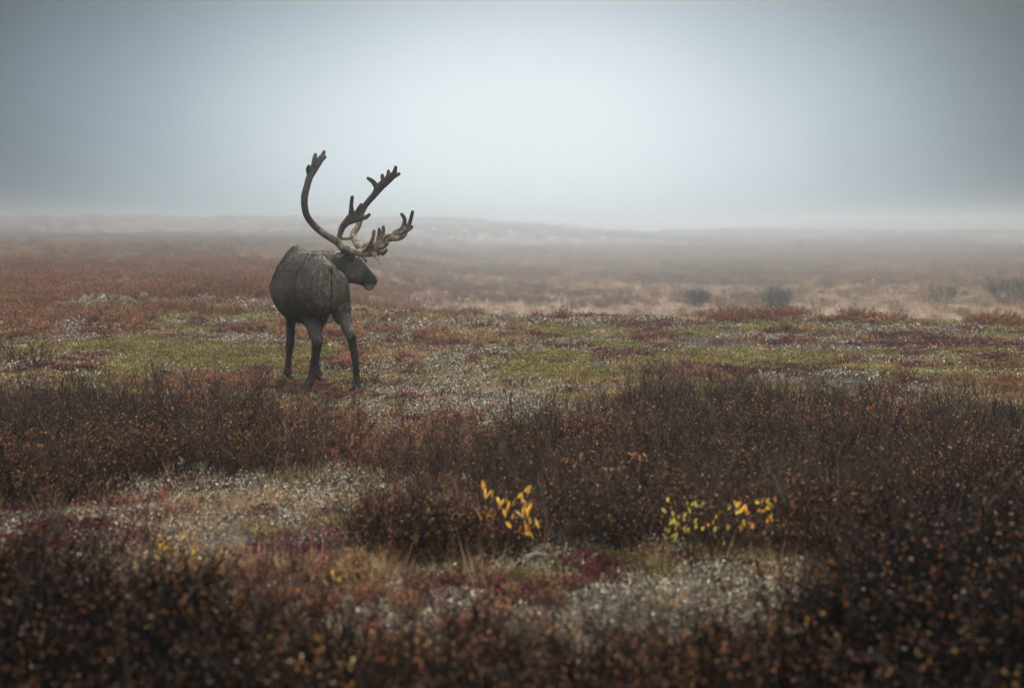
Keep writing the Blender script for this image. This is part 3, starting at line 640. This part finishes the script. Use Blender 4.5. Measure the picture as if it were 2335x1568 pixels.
# ears
def ear(base, tip, wid, n, inner):
    base, tip = np.array(base), np.array(tip); d = tip - base; a = np.cross(d, n); a /= np.linalg.norm(a); n = np.array(n, float); vs, fs, cs = [], [], []
    K, Mq = 9, 7
    for i in range(K):
        t = i / (K - 1); w_ = wid * (math.sin(math.pi * min(t * .85 + .15, 1)) ** .7) * (1 if t < 1 else .05)
        for j in range(Mq):
            u = j / (Mq - 1) * 2 - 1; vs.append(base + d * t + a * w_ * u + n * (u * u - 1) * .018 * math.sin(math.pi * min(t + .15, 1)))
    for i in range(K - 1):
        for j in range(Mq - 1): fs.append((i * Mq + j, i * Mq + j + 1, (i + 1) * Mq + j + 1, (i + 1) * Mq + j))
    n0 = len(vs); vs += [p - n * .007 for p in vs]; fs += [tuple(q + n0 for q in r)[::-1] for r in fs]
    c = np.array([inner if k < n0 else (.03, .026, .024) for k in range(2 * n0)])
    return vs, fs, c
vs, fs, c = ear(Z3(560, 540, 13.36), Z3(430, 640, 13.24), .028, (-.2, -1, .25), (.075, .085, .09)); o = mesh_obj('ear', vs, fs, [M_fur], col=c, smooth=True); attach(o)
vs, fs, c = ear(Z3(620, 520, 13.60), Z3(520, 470, 13.70), .022, (.2, 1, .25), (.05, .05, .05)); o = mesh_obj('ear', vs, fs, [M_fur], col=c, smooth=True); attach(o)
# eye
import bmesh
def ball(name, c, r, mat, colr, sx=(1, 1, 1)):
    bm = bmesh.new(); bmesh.ops.create_uvsphere(bm, u_segments=18, v_segments=12, radius=1); me = bpy.data.meshes.new(name)
    for q in bm.verts: q.co = Vector((q.co.x * r * sx[0] + c[0], q.co.y * r * sx[1] + c[1], q.co.z * r * sx[2] + c[2]))
    bm.to_mesh(me); bm.free(); me.materials.append(mat); ca = me.color_attributes.new('Col', 'FLOAT_COLOR', 'POINT')
    ca.data.foreach_set('color', np.tile(np.array([*colr, 1], np.float32), len(me.vertices))); me.polygons.foreach_set('use_smooth', np.ones(len(me.polygons), bool))
    o = bpy.data.objects.new(name, me); C.objects.link(o); return o
def surf(p):                                            # the skin point nearest a sight line, for seating eyes and nostrils
    px, py = proj(p[0], p[1], p[2]); d2 = (pvx - px) ** 2 + (pvy - py) ** 2 + (BV[:, 1] - 13.0) * 3; q = BV[np.argmin(np.where(isnear, d2, 1e9))]; return q
ec = surf(Z3(682, 700, 13.4)); eye = attach(ball('eye', ec + np.array([0, .006, 0]), .0165, M_eye, (.010, .011, .012), (1.15, 1, .9)))
v, f = [], []; R_ = [ec + np.array([.025 * math.cos(q), -.008, .019 * math.sin(q)]) for q in np.linspace(-.2, math.pi + .2, 9)]
tube(v, f, R_, [.002, .004, .005, .006, .006, .006, .005, .004, .002], k=6)
R_ = [ec + np.array([.025 * math.cos(q), -.008, .018 * math.sin(q)]) for q in np.linspace(math.pi, 2 * math.pi, 9)]
tube(v, f, R_, [.002, .003, .004, .004, .004, .004, .004, .003, .002], k=6)
o = mesh_obj('eyelid', v, f, [M_fur], col=np.tile([.15, .125, .105], (len(v), 1)), smooth=True); attach(o)
o.parent = eye; o.matrix_parent_inverse = Matrix.Translation(-car.location)
ec2 = np.array([ec[0] + .01, 13.60, ec[2]]); attach(ball('eye', ec2, .018, M_eye, (.010, .011, .012)))
nc = surf(Z3(1100, 1050, 13.3)); attach(ball('nostril', nc, .011, M_eye, (.006, .006, .006), (.7, .6, 1.5)))
v, f = [], []; tube(v, f, [Z3(1040, 1215, 13.335), Z3(1110, 1225, 13.33), Z3(1180, 1205, 13.345), Z3(1232, 1180, 13.37)], [.004, .0045, .0045, .003], k=8)
mouth = mesh_obj('mouth_line', v, f, [M_eye], col=np.tile([.008, .008, .008], (len(v), 1)), smooth=True); attach(mouth)
v, f = [], []; tube(v, f, [Z3(1010, 1245, 13.41), Z3(1070, 1262, 13.40), Z3(1130, 1255, 13.40), Z3(1160, 1240, 13.41)], [.016, .021, .019, .010], flat=1.5, k=12)
LV, LF_, LN_ = fuse(v, f, .005, .5, 4); o = mesh_obj('lower_lip', LV, LF_, [M_fur], col=np.array([.15, .145, .12]) * (.4 + .9 * sst(1020, 1080, (LV[:, 0] - Z3(0, 0, 13.4)[0]) / (Z3(1000, 0, 13.4)[0] - Z3(0, 0, 13.4)[0]) * 1000))[:, None], smooth=True); attach(o)
# hooves: two toes each and dew claws
def hoof(cx_, cyy, fwd, splay=.02, sc=1.0):
    g0 = hz(cx_, cyy); v, f = [], []; fw = np.array([fwd[0], fwd[1], 0.]); fw /= np.linalg.norm(fw); sd = np.array([fw[1], -fw[0], 0])
    for s_ in (-1, 1):
        rings = []
        for t, hw, h0, h1 in ((-.035, .014, 0, .05), (-.015, .022, -.005, .075), (.02, .025, -.005, .070), (.05, .021, -.005, .045), (.075, .012, -.005, .018), (.083, .004, -.003, .005)):
            sc_ = sc; c = np.array([cx_, cyy, g0 + .004]) + fw * t * sc + sd * s_ * (.025 * sc + splay * max(t, 0) * 8)
            ring = []
            for q in np.linspace(0, 2 * math.pi, 12, endpoint=False):
                cz = (h0 + h1) / 2 + (h1 - h0) / 2 * math.sin(q); ring.append(c + sd * hw * sc * math.cos(q) * (1.1 - .35 * max(math.sin(q), 0)) + np.array([0, 0, cz * sc]))
            rings.append(ring)
        rings_to(v, f, rings)
        c = np.array([cx_, cyy, g0 + .07]) - fw * .035 + sd * s_ * .030
        tube(v, f, [c, c - fw * .012 + np.array([0, 0, -.035])], [.012, .006], k=8)
    cl = np.array([np.clip(np.array([.028, .026, .025]) * (1 + .5 * math.sin(p[2] * 300)), .01, .2) for p in v])
    attach(mesh_obj('hoof', v, f, [M_horn], col=cl, smooth=True))
def gxy(vx, vy): x_, y_ = ground_at(vx, vy); return x_, y_
for (a, b_, fw, sp, sc_h) in ((697, 897, (-.75, .3), .012, 1.1), (816, 898, (.05, .8), .02, 1.15), (655, 876, (-.35, .9), .035, 1.2), (725, 880, (.25, .9), .02, 1.15)):
    gx, gy = gxy(a, b_); hoof(gx, gy, fw, sp, sc_h)
# antlers
u4 = .62e-3
v, f = [], []
T = lambda pts, r, flat=1.0: tube(v, f, pts, [q * 1.13 + .0025 for q in r], flat)
def P4(lst): return [Z4(*q) for q in lst]
beam = [(850, 1012, 13.42), (780, 955, 13.36), (700, 900, 13.30), (600, 838, 13.24), (520, 765, 13.19), (466, 690, 13.15), (443, 600, 13.13), (443, 510, 13.14), (464, 420, 13.18), (487, 340, 13.24), (520, 270, 13.30), (570, 195, 13.38), (612, 125, 13.46), (622, 97, 13.5)]
T([Z1(*q) for q in beam], [.030, .031, .029, .027, .026, .0255, .026, .027, .026, .027, .033, .030, .016, .011], .9)
T([Z1(525, 240, 13.30), Z1(532, 180, 13.32), Z1(542, 128, 13.35)], [.022, .018, .013])
T([Z1(590, 185, 13.4), Z1(632, 150, 13.42)], [.016, .011]); T([Z1(485, 300, 13.26), Z1(476, 262, 13.24), Z1(482, 235, 13.23)], [.020, .018, .013])
T(P4([(345, 1230, 13.36), (360, 1120, 13.33), (395, 1010, 13.30), (455, 930, 13.27), (530, 870, 13.25), (600, 840, 13.25), (670, 835, 13.25)]), [.024, .021, .025, .029, .042, .047, .030], .5)
T(P4([(545, 800, 13.25), (538, 660, 13.22), (551, 535, 13.20)]), [.026, .0145, .013], .8)
T(P4([(620, 800, 13.25), (660, 710, 13.24), (692, 650, 13.23)]), [.026, .018, .013], .8)
T(P4([(670, 855, 13.25), (750, 845, 13.26), (812, 803, 13.27)]), [.024, .017, .012], .8)
T(P4([(420, 1290, 13.43), (540, 1350, 13.38), (690, 1395, 13.33), (820, 1385, 13.30), (920, 1310, 13.27), (980, 1210, 13.25), (1000, 1140, 13.25)]), [.034, .027, .024, .032, .046, .036, .024], .45)
T(P4([(880, 1350, 13.28), (945, 1290, 13.26), (990, 1200, 13.25)]), [.03, .055, .03], .28)
T(P4([(880, 1380, 13.29), (970, 1360, 13.27), (1020, 1390, 13.27)]), [.036, .040, .020], .4)
for a in ([(955, 1170), (962, 1090), (966, 1022)], [(1005, 1150), (1030, 1060), (1026, 985)], [(1010, 1180), (1070, 1135), (1122, 1105)], [(980, 1310), (1050, 1280), (1095, 1235)], [(1000, 1370), (1050, 1370), (1078, 1332)]):
    T(P4([(p[0], p[1], 13.25 - .02 * i) for i, p in enumerate(a)]), [.022, .014, .0115], .8)
T(P4([(880, 1400, 13.27), (930, 1460, 13.24), (972, 1540, 13.22)]), [.02, .012, .006], .7)
T(P4([(715, 1375, 13.34), (800, 1285, 13.26), (865, 1170, 13.2), (885, 1052, 13.17)]), [.020, .015, .0145, .0125])
T(P4([(345, 1225, 13.34), (400, 1310, 13.34), (440, 1340, 13.36)]), [.03, .030, .02])
def antler_mesh():
    AV, AF, AN = fuse(v, f, .0038, .5, 2); n1 = fbm(AV[:, 0] * 30, AV[:, 2] * 30 + AV[:, 1] * 20, 601)[:, None]
    dark = np.array([.050, .040, .033]); pale = np.array([.34, .27, .20]); zz_ = AV[:, 2]
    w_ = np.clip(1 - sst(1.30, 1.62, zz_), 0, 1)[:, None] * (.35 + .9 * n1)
    w_ = np.clip(w_ * (.5 + .8 * np.clip(AN[:, 2:3] + .4, 0, 1)), 0, 1)     # velvet worn on the low beams; light on their upper sides painted in
    o = mesh_obj('antler', AV, AF, [M_velvet], col=(dark * (1 - w_) + pale * w_) * (.45 + 1.1 * n1) * (.7 + .6 * fbm(AV[:, 0] * 90 + AV[:, 1] * 40, AV[:, 2] * 25, 611)[:, None]), smooth=True); attach(o); return o
antler_mesh()
v, f = [], []
F = 13.66
T(P4([(620, 1420, 13.55), (690, 1360, F), (640, 1262, F + .03), (580, 1165, F + .06), (572, 1085, F + .08), (625, 1010, F + .11), (660, 925, F + .14), (690, 800, F + .17), (735, 690, F + .18), (800, 600, F + .18), (885, 505, F + .17), (960, 400, F + .15), (1060, 300, F + .10), (1150, 225, F + .05), (1200, 150, F), (1216, 78, F - .03)]),
  [.03, .030, .031, .028, .027, .024, .024, .022, .024, .024, .026, .034, .035, .030, .018, .013], .75)
T(P4([(940, 395, F + .14), (870, 300, F + .14), (795, 248, F + .14)]), [.028, .019, .013], .8)
T(P4([(1035, 300, F + .1), (1015, 240, F + .1), (1012, 200, F + .1)]), [.022, .016, .012], .8)
T(P4([(1095, 240, F + .08), (1105, 180, F + .08), (1106, 135, F + .08)]), [.022, .015, .011], .8)
T(P4([(1150, 235, F + .05), (1210, 205, F + .05), (1266, 180, F + .05)]), [.022, .018, .013], .8)
T(P4([(575, 1140, F + .06), (500, 1160, F + .08), (400, 1165, F + .1)]), [.020, .014, .013])
T(P4([(690, 1365, F), (760, 1275, F - .02), (850, 1255, F - .04), (950, 1240, F - .05), (1050, 1205, F - .06), (1150, 1150, F - .08), (1240, 1100, F - .1), (1320, 1050, F - .12)]), [.028, .024, .024, .022, .022, .030, .040, .024], .5)
T(P4([(1235, 1090, F - .1), (1320, 1010, F - .12), (1352, 910, F - .14), (1345, 850, F - .15), (1308, 795, F - .16)]), [.026, .020, .016, .014, .012], .8)
T(P4([(1330, 1060, F - .1), (1405, 990, F - .12), (1445, 880, F - .14), (1475, 760, F - .16)]), [.024, .018, .014, .012], .8)
T(P4([(1150, 1170, F - .08), (1240, 1120, F - .1), (1310, 1070, F - .12), (1345, 1010, F - .12)]), [.026, .040, .046, .03], .3)
T(P4([(1370, 1060, F - .12), (1430, 1015, F - .12), (1468, 990, F - .12)]), [.018, .015, .012], .8)
T(P4([(1200, 1165, F - .1), (1290, 1155, F - .12), (1365, 1105, F - .12)]), [.026, .020, .014], .8)
T(P4([(1300, 1090, F - .16), (1350, 1040, F - .18), (1352, 1000, F - .18)]), [.016, .014, .010])
T(P4([(690, 1420, F - .05), (740, 1460, F - .08), (765, 1525, F - .08)]), [.02, .016, .006])
antler_mesh()

# ------------------------------------------------------------------ willows with yellow leaves and other plants of their own
def plant(name, base_v, clusters, leaf_cols, leafL, leafW, label, cat='shrub', group=None, nst=1, bark=None, Yoff=.25, rb=.0022, up=.8):
    gx, gy = ground_at(*base_v); gz = hz(gx, gy); root = empty(name, (gx, gy, gz), label=label, cat=cat, group=group)
    bs, bl = MB(), MB(); org = np.array([gx, gy, gz])
    for (cx_, cyy, n_, sx, sy) in clusters:
        Yc = gy + rng.uniform(-Yoff, Yoff)
        c = np.array(W(cx_, cyy, Yc)) - org
        for j in range(nst):
            tip = c + rng.normal(size=3) * .012; b0 = rng.normal(size=3) * .02; b0[2] = -.02
            m1 = b0 * .5 + tip * .4 + np.array([0, 0, .06]) + rng.normal(size=3) * .025; m2 = tip * .75 + np.array([0, 0, .02]) + rng.normal(size=3) * .015
            bs.stem([b0, m1, m2, tip + np.array([0, 0, .01])], rb, rb * .3, jit(bark or (.07, .045, .03), .2), 0, 4)
        pxm = gy / FPX
        for j in range(int(n_ * 1.7 + .5)):
            p = c + np.array([rng.normal() * sx * pxm * .5, rng.normal() * .03, rng.normal() * sy * pxm * .5])
            d = np.array([rng.normal() * .55, rng.normal() * .4 , up + .3 * rng.random()])
            bl.leaf6(p - d * .3 * leafL, d, leafL * rng.uniform(.5, 1.1), leafW * rng.uniform(.7, 1.1), jit(pick(leaf_cols), .18))
            if rng.random() < .5: bs.stem([p - d * .3 * leafL, p - d * .3 * leafL - np.array([rng.normal() * .01, 0, .03])], rb * .35, rb * .4, jit(pick(BARK)), 0, 3)
    bs.build('stem', [M_twig], root); bl.build('foliage', [M_willow], root); return root
GOLD = [(.80, .42, .06), (.72, .36, .05), (.85, .50, .10)]; LEMON = [(.66, .46, .07), (.52, .44, .08), (.74, .48, .08), (.46, .40, .09)]; PINK = [(.60, .26, .12), (.66, .34, .14), (.50, .22, .12)]
plant('willow_shrub', (1160, 1285), [(1106, 1112, 2, 14, 14), (1112, 1130, 2, 12, 12), (1135, 1150, 2, 12, 18), (1158, 1162, 3, 16, 22), (1163, 1180, 2, 14, 14), (1200, 1140, 6, 18, 34), (1196, 1165, 4, 16, 26), (1212, 1200, 6, 26, 26), (1115, 1180, 3, 26, 18), (1190, 1212, 2, 10, 10), (1098, 1216, 1, 8, 6)],
      GOLD, .058, .015, 'golden leaved willow shrub low in the photo centre, upright leaves against dark scrub')
plant('willow_shrub', (1590, 1300), [(1525, 1165, 3, 20, 16), (1520, 1195, 5, 26, 22), (1545, 1190, 5, 26, 24), (1558, 1178, 4, 22, 22), (1568, 1205, 3, 18, 14), (1598, 1155, 3, 14, 12), (1535, 1222, 2, 18, 14), (1585, 1200, 2, 14, 14), (1610, 1205, 2, 24, 14), (1575, 1150, 2, 14, 12)],
      LEMON, .030, .014, 'lemon yellow leaved willow shrub, middle one of the three bright shrubs in front', Yoff=.12)
plant('willow_shrub', (1640, 1290), [(1680, 1160, 5, 24, 14), (1696, 1168, 3, 16, 12), (1748, 1148, 5, 22, 16), (1735, 1162, 2, 12, 10), (1762, 1170, 2, 10, 14), (1655, 1190, 3, 40, 18), (1700, 1195, 3, 20, 12), (1712, 1198, 2, 14, 10), (1765, 1190, 2, 10, 10), (1650, 1235, 1, 10, 6)],
      GOLD + LEMON[:1], .032, .015, 'orange yellow leaved willow sprigs, rightmost of the three bright shrubs in front', Yoff=.12)
plant('willow_shrub', (1345, 1170), [(1245, 1078, 4, 26, 16), (1262, 1085, 2, 14, 14), (1285, 1046, 2, 14, 18), (1318, 1046, 2, 10, 12), (1322, 1082, 4, 26, 16), (1372, 1078, 5, 34, 14), (1400, 1070, 3, 20, 18), (1440, 1042, 4, 40, 12), (1455, 1038, 2, 14, 8)],
      PINK + LEMON[2:3], .034, .015, 'peach and yellow leaved willow sprigs topping the scrub above the golden shrub', Yoff=.2)
plant('willow_shrub', (2160, 1330), [(2165, 1222, 2, 14, 10), (2182, 1215, 2, 14, 16), (2178, 1236, 3, 18, 16), (2215, 1225, 1, 8, 8), (2195, 1245, 2, 10, 14)],
      [(.62, .30, .05), (.60, .24, .10)], .046, .013, 'small willow with a few long orange leaves in dark scrub near the right edge')
plant('willow_shrub', (1520, 1150), [(1540, 1078, 3, 12, 18), (1516, 1090, 1, 8, 8), (1548, 1065, 1, 8, 10)], PINK, .036, .014, 'short willow sprig with pinkish leaves above the lemon yellow shrub')
plant('bilberry_shrub', (385, 1300), [(370, 1250, 16, 60, 30), (405, 1240, 12, 40, 26), (355, 1268, 12, 40, 20), (430, 1265, 8, 40, 24)], [(.52, .27, .03), (.55, .34, .05), (.40, .22, .04)], .022, .013, 'low shrub of yellow orange leaves at the lower left below the lichen strip', up=.5, Yoff=.1)
plant('willow_shrub', (610, 1330), [(600, 1262, 3, 26, 26), (625, 1275, 2, 20, 20)], [(.32, .16, .12), (.36, .20, .14)], .07, .014, 'faded pinkish long leaved willow sprig at the lower left centre')
plant('willow_shrub', (770, 1390), [(755, 1312, 2, 12, 16), (765, 1318, 1, 10, 10), (702, 1318, 1, 8, 8)], [(.66, .40, .08), (.55, .36, .16)], .040, .018, 'tiny yellow leaved sprig beside crimson leaves at the lower left centre')
def bush(name, base_v, wpx, hpx, label, cols=RUST, leafp=.12, nst=34, bark=None, leafL=.013, cat='shrub', group=None, rb=.0035, hmul=1.0):
    gx, gy = ground_at(*base_v); pxm = gy / FPX; H = hpx * pxm * hmul; Rr = wpx * pxm * .5
    root = empty(name, (gx, gy, hz(gx, gy)), label=label, cat=cat, group=group); bs = MB()
    for i in range(nst):
        a = rng.uniform(0, 6.283); r = Rr * .45 * math.sqrt(rng.random()); tilt = Rr / H * .8 * rng.random()
        d = np.array([math.cos(a) * tilt, math.sin(a) * tilt, 1.0]); d /= np.linalg.norm(d)
        twig_tree(bs, np.array([math.cos(a) * r, math.sin(a) * r, -.02]), d, H * rng.uniform(.7, 1.05), rb * (1 + pxm * .5), 2, leafp, cols, leafL, bark)
    # split wood and leaves into the two parts
    V_ = np.concatenate(bs.v); Cc_ = np.concatenate(bs.c); mi = np.array(bs.m); fs = bs.f
    for k_, nm, mt in ((0, 'branch', M_twig), (1, 'foliage', M_leaf)):
        ff = [fs[i] for i in np.nonzero(mi == k_)[0]]
        if not ff: continue
        us = sorted({q for p in ff for q in p}); mp = {q: i for i, q in enumerate(us)}
        mesh_obj(nm, V_[us], [tuple(mp[q] for q in p) for p in ff], [mt], root, col=Cc_[us])
    return root
GREYB = (.045, .038, .036)
bush('birch_bush', (985, 1275), 330, 150, 'spreading dark birch bush left of the golden willow', RUST, .10, 46)
bush('birch_bush', (1160, 1275), 200, 120, 'dark twiggy birch bush the golden willow grows through', RUST, .12, 30)
bush('bare_bush', (1500, 752), 100, 34, 'bare branching bush on the edge of the open ground, right of its neighbour', RUST, .0, 16, GREYB, rb=.004)
bush('bare_bush', (1400, 748), 130, 24, 'low bare bush on the edge of the open ground, left of its neighbour', ORANGE, .05, 18, GREYB, rb=.004)
bush('dark_bush', (1590, 697), 56, 34, 'round dark bush in the misty plain, left one of the close pair', BLACKB + MOSS[4:5], .6, 70, (.03, .03, .028), .04, rb=.007)
bush('dark_bush', (1768, 702), 92, 40, 'wide dark green bush in the misty plain, right one of the close pair', BLACKB + MOSS[4:5], .6, 90, (.03, .03, .028), .04, rb=.007)
bush('dark_bush', (2150, 690), 110, 42, 'dark bush in the plain between the wide green bush and the right edge', BLACKB + RUST[3:4], .4, 60, (.02, .018, .017), .03, rb=.006)
bush('dark_bush', (2300, 690), 150, 60, 'large dark bush at the right edge of the plain', BLACKB + MOSS[4:5], .5, 80, (.018, .018, .017), .035, rb=.007)
bush('dark_bush', (335, 690), 120, 30, 'dark rounded bush in the heath at the left', RUST, .2, 34, (.03, .026, .025), .02)
bush('birch_bush', (60, 835), 200, 60, 'dark birch bush on the open ground at the left edge', ORANGE, .25, 36)
bush('birch_bush', (290, 770), 170, 30, 'long dark birch bush behind the green mat at the left', ORANGE, .25, 34)
for i, (bx_, by_, w_, h_, lb) in enumerate([
        (1780, 765, 120, 26, 'leftmost dark heather bush along the open ground edge'),
        (1900, 772, 110, 26, 'second from the left of the dark heather bushes on the edge'),
        (2020, 778, 120, 28, 'middle dark heather bush along the open ground edge'),
        (2140, 782, 120, 28, 'fourth from the left of the dark heather bushes on the edge'),
        (2250, 788, 110, 24, 'rightmost dark heather bush along the open ground edge')]):
    bush('heather_bush', (bx_, by_), w_, h_, lb, ORANGE + MAROON, .16, 44, (.025, .02, .02), .016, group='dark heather bushes along the edge of the open ground')
for i, (bx_, by_, w_, h_, lb) in enumerate([
        (90, 1010, 260, 110, 'dense dark birch bush at the left edge below the open ground'),
        (330, 1040, 300, 120, 'dark birch bush above the long lichen strip at the left'),
        (560, 1040, 240, 90, 'sparse birch bush with rusty leaves below the caribou, at the left'),
        (1330, 1050, 300, 110, 'rusty birch bush at the left end of the big dark thicket'),
        (1650, 1040, 300, 120, 'purple brown birch bush in the middle of the big dark thicket'),
        (2000, 1010, 300, 100, 'dark birch bush in the right part of the big dark thicket'),
        (2240, 1150, 280, 150, 'tall dark birch bush at the right edge in front'),
        (1840, 1250, 260, 150, 'dark birch bush right of the orange yellow willow sprigs')]):
    bush('birch_bush', (bx_, by_), w_, h_, lb, RUST, .12, 40)
# marker pole on the plain
gx, gy = ground_at(1297, 577); pm = gy / FPX; pz = hz(gx, gy); hgt_ = 43 * pm
root = empty('marker_pole', (gx, gy, pz), label='thin upright marker pole standing alone on the foggy plain', cat='pole')
b = MB(); b.stem([(0, 0, -.05), (0.01, 0, hgt_ * .5), (.015, 0, hgt_)], .035, .03, (.07, .06, .055), 0, 8); b.build('pole', [M_wood], root)
b = MB(); b.stem([(.015, 0, hgt_ - .22), (.015, 0, hgt_ + .01)], .042, .042, (.05, .045, .045), 0, 8); b.build('cap', [M_wood], root)
# bleached branch on the lichen
gx, gy = ground_at(1222, 1285); root = empty('fallen_branch', (gx, gy, hz(gx, gy)), label='short bleached branch lying on the lichen under the golden willow', cat='branch')
b = MB(); b.stem([(-.05, 0, .03), (0, .01, .045), (.05, 0, .04)], .011, .006, (.30, .27, .23), 0, 6); b.build('wood', [M_wood], root)
b = MB(); b.stem([(0, .01, .042), (.01, .02, .06), (.035, .02, .075)], .005, .002, (.26, .23, .20), 0, 5); b.build('twig', [M_wood], root)

# ------------------------------------------------------------------ haze
hb = bpy.data.materials.new('haze_air'); hb.use_nodes = True; t = hb.node_tree; t.nodes.clear()
o_ = t.nodes.new('ShaderNodeOutputMaterial'); pv = t.nodes.new('ShaderNodeVolumePrincipled')
pv.inputs['Color'].default_value = (.74, .82, .89, 1); pv.inputs['Density'].default_value = .0040; pv.inputs['Anisotropy'].default_value = .90
t.links.new(pv.outputs[0], o_.inputs['Volume'])
zmin, zmax = float(gv[:, 2].min()) - 1.0, max(float(gv[:, 2].max()) + 1.2, CAM_H + 4.0)
hx_ = 1300
hvv = [(x_, y_, z_) for x_ in (-hx_, hx_) for y_ in (-hx_, hx_) for z_ in (zmin, zmax)]
hff = [(0, 1, 3, 2), (4, 6, 7, 5), (0, 4, 5, 1), (2, 3, 7, 6), (0, 2, 6, 4), (1, 5, 7, 3)]
haze = mesh_obj('haze', hvv, hff, [hb]); tag(haze, kind='stuff')
